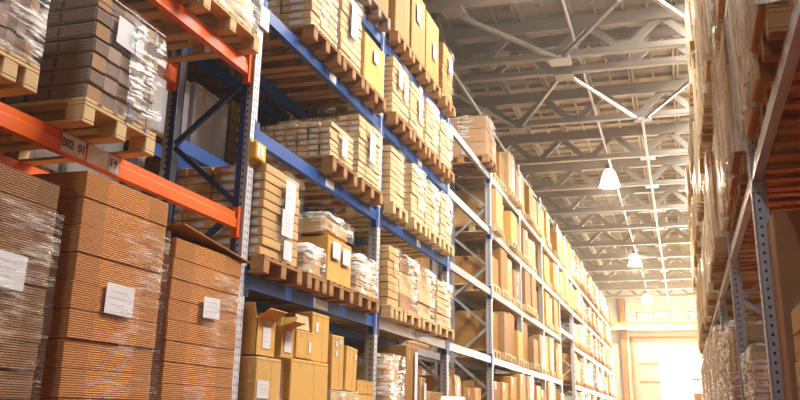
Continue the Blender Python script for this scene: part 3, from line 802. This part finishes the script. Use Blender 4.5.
# pallets / board under them
for i, (a, b) in enumerate([(6.2, 7.0), (7.02, 7.78), (7.8, 8.5), (8.52, 9.2)]):
    pallet(max(a, 6.21), b, ZB, -3.06, -4.1, 'wood', f'{ORD[i]} wooden pallet under the loose boxes on the lowest shelf, first bay', True, None)
zp = ZB + .15
closed_box(6.22, 6.66, zp, .43, -3.08, -3.9, 'yellow', 'lower yellow carton with paper sheet and tape, beside the punched post', [(-.10, .12, .2, .13, 3)], film='film_light')
open_box(6.23, 6.56, .44, .72, -3.10, -3.75, 'yellow', 'open carton with raised flaps and paper sheet, beside the punched post', [('f', 55), ('n', 20), ('b', 35), ('r', 60)], labels=[(.0, .14, .14, .16, 3)])
open_box(6.66, 6.88, .45, .70, -3.08, -3.5, 'yellow', 'small open carton with white sheet and drooping flap', [('f', 75), ('r', 35), ('n', -20)], labels=[(.0, .13, .12, .17, 3)], rz=-.06)
closed_box(6.9, 7.72, zp, .46, -3.10, -3.9, 'yellow', 'wide yellow carton carrying the box with a raised lid')
closed_box(6.98, 7.34, .47, .70, -3.10, -3.6, 'yellow', 'small labelled yellow box lying on the wide carton', [(.10, .1, .05, .09, 0)])
open_box(7.0, 7.3, .705, .72, -3.12, -3.5, 'sand', 'shallow tray with raised lid on top of the small labelled box', [('f', -8)], name='cardboard_tray')
closed_box(7.40, 7.80, .47, .90, -3.14, -3.9, 'yellow', 'upright yellow box with brown near side, tallest on the wide carton', [(-.1, .3, .06, .09, 0)])
closed_box(7.86, 8.16, .24, .74, -3.12, -3.6, 'yellow', 'tall narrow yellow box with small white labels', [(-.05, .42, .05, .05, 0), (.05, .44, .05, .05, 0), (-.05, .33, .05, .05, 0)], rx=.02)
closed_box(7.86, 8.6, zp, .235, -3.12, -3.9, 'sand', 'low film-wrapped carton under two leaning narrow boxes', film='film')
closed_box(8.22, 8.52, .24, .66, -3.12, -3.6, 'yellow', 'tall narrow yellow box leaning with one white sticker', [(.08, .33, .05, .05, 0)], rx=-.06)
closed_box(8.62, 9.14, zp, .22, -3.14, -3.6, 'yellow', 'lower flat yellow box with dark dots beside the second post', dots=4)
closed_box(8.62, 9.12, .225, .36, -3.14, -3.6, 'yellow', 'upper flat yellow box with dark dots beside the second post', dots=4)
closed_box(8.5, 8.7, .365, .48, -3.3, -3.6, 'yellow', 'tiny yellow box on top of the dotted flat boxes')
load('cart', 8.55, 9.1, ZB + .01, .78, 'brown cartons with white label columns behind the dotted boxes', xf=-3.7, xb=-4.1, pal=None, mat_='brown', nl=7, nx=2, stick=1, film='film_light')
closed_box(7.1, 7.6, zp, .94, -3.92, -4.12, 'brown', 'brown carton standing at the back behind the yellow boxes')
# second bay, lowest shelf
LL(1, 'B', 0, 'crumpled white film load', 'film', 9.42, 10.06, .60, film='film_heavy', mat_='tan')
LL(1, 'B', 1, 'tall tan box with film strip', 'box', 10.14, 10.65, .76, mat_='ochre', sheets=[(.1, .4, .12, .6, 0)])
LL(1, 'B', 2, 'narrow box with white edge', 'box', 10.7, 11.0, .42, mat_='ochre', sheets=[(.05, .2, .1, .3, 0)])
closed_box(11.3, 12.3, zp - .14, .34, -3.2, -4.0, 'ochre', 'low wide ochre carton on the lowest shelf before the third post', [], 0)
tag(MB().box(-.25, .25, -.004, .004, 0, .34, M['paper']).obj('white_board', None, (-2.98, 12.2, .0)), 'slanted white board leaning on the low ochre carton', 'board').rotation_euler = (-.5, 0, .9)
# third bay, lowest shelf: row of leaning opened boxes
for i, (a, b, tp, m, lab, fl) in enumerate([(12.75, 13.2, .60, 'ochre', 'dark ochre open carton right of the third post', [('f', 20)]), (13.3, 13.8, .52, 'sand', 'pale open carton with leaning flap after the dark ochre one', [('f', -12), ('n', 30)]),
      (14.0, 14.6, .48, 'ochre', 'ochre carton in the middle of the third bay, lowest shelf', [('r', 20)]), (14.7, 15.2, .50, 'tan', 'tan carton beside the fourth post, lowest shelf', [('n', 10)])]):
    open_box(a, b, ZB + .01, tp, -3.3, -3.95, m, lab, fl, rz=R(-.06, .06))

# --- generic bays -----------------------------------------------------------
looks = {'box': ['plain tan box', 'plain yellow box', 'plain brown box', 'plain ochre box'], 'flat': ['film-wrapped load', 'white film-wrapped load', 'shiny wrapped load']}
mats4 = ['tan', 'yellow', 'brown', 'ochre']
hm = dict(T=.72, U=.62, M=.66, L=.72, B=.8)
for k in range(2, LAST):
    for lv in ('T', 'U', 'M', 'L', 'B'):
        if lv == 'B' and (k == 2 or k > 9): continue
        if k == 6 and lv in ('L', 'B', 'M'): continue
        y = py(k) + .08
        for i in range(4):
            y0 = y + i * .755; y1 = y0 + R(.60, .71)
            if k == 2: continue
            if k == 3 and lv == 'T' and i == 0: pass
            if k > 2 and i > 0 and random.random() < .10: continue
            hh = hm[lv] * R(.72, 1.22)
            if lv != 'T': hh = min(hh, .82)
            if k >= 7: kind = 'flat' if random.random() < .75 else 'box'
            else: kind = 'box' if random.random() < .78 else 'flat'
            q = random.randrange(4)
            if k == 3 and i == 0: kind = 'box'; q = 0 if lv in 'TU' else 3
            if kind == 'box': look = looks['box'][q]; m = mats4[q]
            else: look = looks['flat'][q % 3]; m = random.choice(['sand', 'tan', 'brown'])
            LL(k, lv, i, look, kind, y0, y1, hh, mat_=m, det=False, film='film' if k < 7 else 'film_heavy', pal='woodpale' if k < 7 else 'wood', xf=-3.12 + R(-.12, .03))
# --- back-to-back row seen through the bays ---------------------------------
XB0, XB1 = -4.32, -5.3
for k in range(-1, 8):
    frame(py(k), -4.22, -5.1, 1, ('steel', 'steel', 'steel'), 5.4, f'upright frame of the row behind, {"before the orange bay" if k < 0 else ORD[k] + " after the orange bay"}', holes=False, group='upright frames of the row behind')
for k in range(-1, 7):
    for lv in ('T', 'U', 'M', 'L', 'B'):
        z = LV[lv]
        if k == -1: z = {'T': 3.9, 'U': 2.74, 'M': 1.55, 'L': .3, 'B': -.9}[lv]
        beam(py(k) + .002, py(k + 1) - .102, z, -4.24, 1, 'orange' if k == -1 else ('blue' if k < 2 else 'steel'), f'beam of the row behind, {LVN[lv]}, {bayname(k)}', [], .11, False, group='beams of the row behind')
        for i in range(4):
            if k == -1 and i < 2: continue
            if k >= 4 and lv in 'LB': continue
            if k >= 5: continue
            y0 = py(k) + .1 + i * .755; y1 = y0 + .70
            hh = R(.55, .8)
            white = (k == 0 and lv in ('M', 'U') and i in (0, 1)) or (k == -1 and lv in ('U', 'M'))
            if k == -1 and lv == 'M': hh = 1.0
            if k <= 0 and not white and not (k == -1 and lv == 'M'):
                kind = 'cart'; kw = dict(mat_='brown', nl=7, nx=2, ny=3, film=None, stick=2)
            elif white: kind = 'box'; kw = dict(mat_='whitebox')
            else: kind = 'box'; kw = dict(mat_=random.choice(['brown', 'ochre', 'tan']))
            load(kind, y0, y1, z, hh, f'{"white" if white else "brown"} {"cartons" if kind == "cart" else "box"}, {ORD[i]} on {LVN[lv]} of row behind, {bayname(k)}', xf=XB0, xb=XB1, pal='wood', det=False, group='loads of the row behind',
                 plabel=f'pallet, {ORD[i]} on {LVN[lv]} of row behind, {bayname(k)}', **kw)

# --- yellow post protector and white sticker on the first frame --------------
t = thing('yellow_tag_holder', 'small yellow holder with white cards on the punched post below the blue beam', 'card holder', (XF + .013, 6.14, 1.95))
MB().box(0, .05, -.06, .12, .02, .16, M['yellow_paint'], .006).obj('holder', t)
MB().box(.051, .054, -.045, .0, .04, .14, M['paper']).obj('card', t); MB().box(.051, .054, .02, .065, .05, .13, M['paper']).obj('card', t)
MB().box(-.01, .0, -.06, .12, -.0, .18, M['yellow_paint']).obj('back_plate', t)
tag(MB().box(0, .02, -.07, .10, 0, .2, M['paper'], .004).obj('plastic_cap', None, (XF + .003, 6.14, 3.12)), 'white plastic card on the punched post at the second blue beam', 'card')

# ------------------------------------------------------------------ right rack
XQ = .545; XQR = 1.45
LQ = [(-.1, 'lowest shelf'), (1.72, 'middle shelf'), (3.35, 'upper shelf'), (4.95, 'top shelf')]
def ry_(k): return 6.40 + P * k
def rb(k): return ('nearest' if k == -1 else ORD[k + 1]) + ' bay of the right rack'
for k in range(-1, 7):
    frame(ry_(k), XQ, XQR, -1, ('white_steel', 'steel', 'steel'), 5.6, f'punched grey frame of the right rack, {ORD[k + 1]} from the camera', near=1, group='upright frames of the right rack', holes=k < 4, zero=.62)
for k in range(-1, 6):
    for z, n in LQ:
        beam(ry_(k) + .002, ry_(k + 1) - .102, z, XQ + .01, -1, 'steel', f'wide grey front beam, {n}, {rb(k)}', [], .13, True, conn='white_steel', group='front beams of the right rack')
        if k < 3: beam(ry_(k) + .002, ry_(k + 1) - .102, z, XQR - .01, 1, 'steel', f'grey rear beam, {n}, {rb(k)}', [], .11, False, group='rear beams of the right rack')
        zi = [a for a, _ in LQ].index(z)
        for i in range(4):
            if k == -1 and (z < 0 or i == 0): continue
            if k >= 4 and i > 2: continue
            y0 = ry_(k) + .075 + i * .752; y1 = y0 + R(.64, .69)
            if k == 0 and z < 0 and i < 2: continue
            hh = R(.95, 1.25) if z > 0 else (.58 if k == 0 else .95 if k == 1 else R(1.15, 1.45))
            if zi == 3: hh = R(.6, .9)
            kind = 'film' if k < 2 else 'flat'
            fl = 'film_pleat'
            if z < 0: fl = 'film_heavy'
            load(kind, y0, y1, z, hh, f'{"brown" if k < 1 else "pale"} film-wrapped load, {ORD[i]} on {n}, {rb(k)}', xf=XQ - .07 + R(-.05, .03) + (.13 if z < 0 and k == 0 else .04 if z < 0 and k == 1 else 0), xb=1.48, s=-1, pal='wood' if i % 2 or k < 1 else 'woodpale', det=k < 1, film=fl,
                 mat_='tan' if k < 1 else 'sand', group='wrapped loads on the right rack', plabel=f'wooden pallet, {ORD[i]} on {n}, {rb(k)}', amp=.014, inset=.09 if k < 1 else 0)
# near bay, lowest shelf: big cartons seen past the post
load('box', 5.84, 6.26, -.1, 1.24, 'big dark brown carton behind the nearest right post', xf=.60, xb=1.46, s=-1, pal='wood', mat_='brown', det=True, plabel='wooden pallet under the big dark brown carton at right')
load('cart', 4.95, 5.78, -.1, .60, 'film-wrapped pinkish carton at the lower right edge', xf=.62, xb=1.46, s=-1, pal='wood', mat_='tan', nl=2, nx=2, stick=0, film='film_light', det=True, plabel='wooden pallet under the pinkish carton at lower right')

# ------------------------------------------------------------------ forklift by the gate
t = thing('forklift', 'reddish forklift mast in front of the bright gate beside the right rack', 'forklift', (.75, 40, -ZC))
for x in (-.32, -.12, .18, .38):
    MB().box(x - .04, x + .04, -.06, .06, .1, 3.9 if abs(x) < .2 else 3.5, M['rust']).obj('mast_rail', t)
MB().box(-.36, .42, -.05, .05, 3.30, 3.38, M['rust']).obj('mast_crossbar', t); MB().box(-.36, .42, -.05, .05, 2.0, 2.1, M['rust']).obj('mast_crossbar', t)
MB().box(-.34, .40, -.12, -.06, 2.35, 2.8, M['rust'], .02).obj('carriage', t)
for x in (-.22, .28): MB().box(x - .05, x + .05, -1.1, -.1, 2.3, 2.36, M['black']).obj('fork', t)
MB().box(-.5, .56, .2, 2.2, .35, 1.2, M['rust'], .1).obj('body', t)
MB().box(-.45, .5, .6, 2.0, 2.1, 2.18, M['black'], .03).obj('roof', t)
for x in (-.42, .47):
    for yy in (.62, 1.95): MB().box(x - .03, x + .03, yy - .03, yy + .03, 1.2, 2.1, M['black']).obj('roof_post', t)
for x in (-.5, .5):
    for yy in (.45, 1.9): MB().tube((x - .1, yy, .3), (x + .1, yy, .3), .3, M['black'], 20).obj('wheel', t)

# ------------------------------------------------------------------ leave out what stands wholly out of sight
DROP = {'wooden_pallet': [2, 5, 139, 156, 189, 190, 192, 195, 196, 199, 200, 201, 202, 210, 212, 213, 214, 215, 216, 217, 218, 219, 220, 221, 222, 225, 226, 230, 232, 233, 235, 236, 237, 238, 239, 240, 241, 242, 243, 244, 245, 247, 255, 256, 262, 263, 275, 276, 277, 278, 279, 280, 281, 282, 283, 284, 285, 286, 289, 290, 294, 295, 296, 297, 298, 299, 310, 311, 312, 313, 363], 'wrapped_pallet_load': [0, 46, 59, 85, 86, 87, 88, 89, 90, 101, 102, 103, 104, 154], 'carton_stack': [0, 19, 20, 21, 22, 23, 26, 27, 28, 29, 33, 35, 36, 37, 38, 39, 40, 41], 'cardboard_box': [9, 10], 'tall_carton': [83, 90, 91, 92, 93, 96, 97, 101, 103, 104, 106, 107, 108, 109, 110, 111, 112, 113, 114, 115, 116, 118, 126, 127, 133, 134, 146, 147, 148, 149, 150, 151, 152, 153, 154, 155, 156, 157, 160, 161]}
def drop_tree(o):
    for c in list(o.children): drop_tree(c)
    bpy.data.objects.remove(o)
for b_, ks in DROP.items():
    for k_ in ks: drop_tree(bpy.data.objects[b_ + ('.%03d' % k_ if k_ else '')])
# ------------------------------------------------------------------ lift everything so that the floor is z = 0
for o in COL.objects:
    if o.parent is None: o.location.z += ZC

# ------------------------------------------------------------------ lights
def area(name, loc, rot, sx, sy, e, col, spread=None):
    l = bpy.data.lights.new(name, 'AREA'); l.shape = 'RECTANGLE'; l.size = sx; l.size_y = sy; l.energy = e; l.color = col
    if spread: l.spread = spread
    o = bpy.data.objects.new(name, l); COL.objects.link(o); o.location = loc; o.rotation_euler = rot; return o
# gate light comes from the glowing sheet added in the opening
# cool fill through the added window band behind the camera
area('added_back_fill', (0, -9.6, 6.0), (math.radians(80), 0, 0), 12, 3.6, 90, (.72, .84, 1))
area('added_side_fill', (7.6, 44, 6.6), (0, math.radians(90), 0), 3.0, 24, 17000, (1, .78, .48))  # added fill from unseen side windows, brightens the far ceiling
area('added_side_fill', (7.6, 5, 6.8), (0, math.radians(90), 0), 2.6, 24, 120, (.85, .90, 1))  # weak cool fill through the same added side windows
area('added_roof_fill', (2.2, 18, ZR + ZC + .35), (0, 0, 0), 1.7, 26, 7200, (1, .95, .88))  # main light added over the roof opening, aimed at the left rack

w = bpy.data.worlds.new('World'); S.world = w; w.use_nodes = True
nt = w.node_tree; bg = nt.nodes['Background']
sky = nt.nodes.new('ShaderNodeTexSky'); sky.sky_type = 'HOSEK_WILKIE'; sky.turbidity = 6; sky.sun_direction = (0.1, .9, .35)
nt.links.new(sky.outputs[0], bg.inputs['Color']); bg.inputs['Strength'].default_value = 1.5

# thin haze in the hall air
hv = nt.nodes.new('ShaderNodeVolumeScatter')
hv.inputs['Color'].default_value = (1, .96, .9, 1); hv.inputs['Density'].default_value = .0028; hv.inputs['Anisotropy'].default_value = .2
nt.links.new(hv.outputs[0], nt.nodes['World Output'].inputs['Volume'])
# ------------------------------------------------------------------ camera
yaw, pitch, roll = -.293135283, .296259491, .0158546121
f = Vector((math.sin(yaw) * math.cos(pitch), math.cos(yaw) * math.cos(pitch), math.sin(pitch)))
r = Vector((math.cos(yaw), -math.sin(yaw), 0)); u = r.cross(f)
r2 = r * math.cos(roll) + u * math.sin(roll); u2 = r2.cross(f)
cam = bpy.data.cameras.new('Camera'); co = bpy.data.objects.new('Camera', cam); COL.objects.link(co)
mw = Matrix((( r2.x, u2.x, -f.x, 0), (r2.y, u2.y, -f.y, 0), (r2.z, u2.z, -f.z, ZC), (0, 0, 0, 1)))
co.matrix_world = mw
cam.sensor_width = 36; cam.lens = 879.872 / 800 * 36
cam.shift_x = -(412.287 - 400) / 800; cam.shift_y = (149.665 - 200) / 800
cam.clip_end = 300
S.camera = co
S.view_settings.view_transform = 'Standard'; S.view_settings.look = 'None'; S.view_settings.gamma = 1
S.view_settings.exposure = 0.15
S.cycles.max_bounces = 8; S.cycles.diffuse_bounces = 2; S.cycles.transparent_max_bounces = 12; S.cycles.sample_clamp_indirect = 4
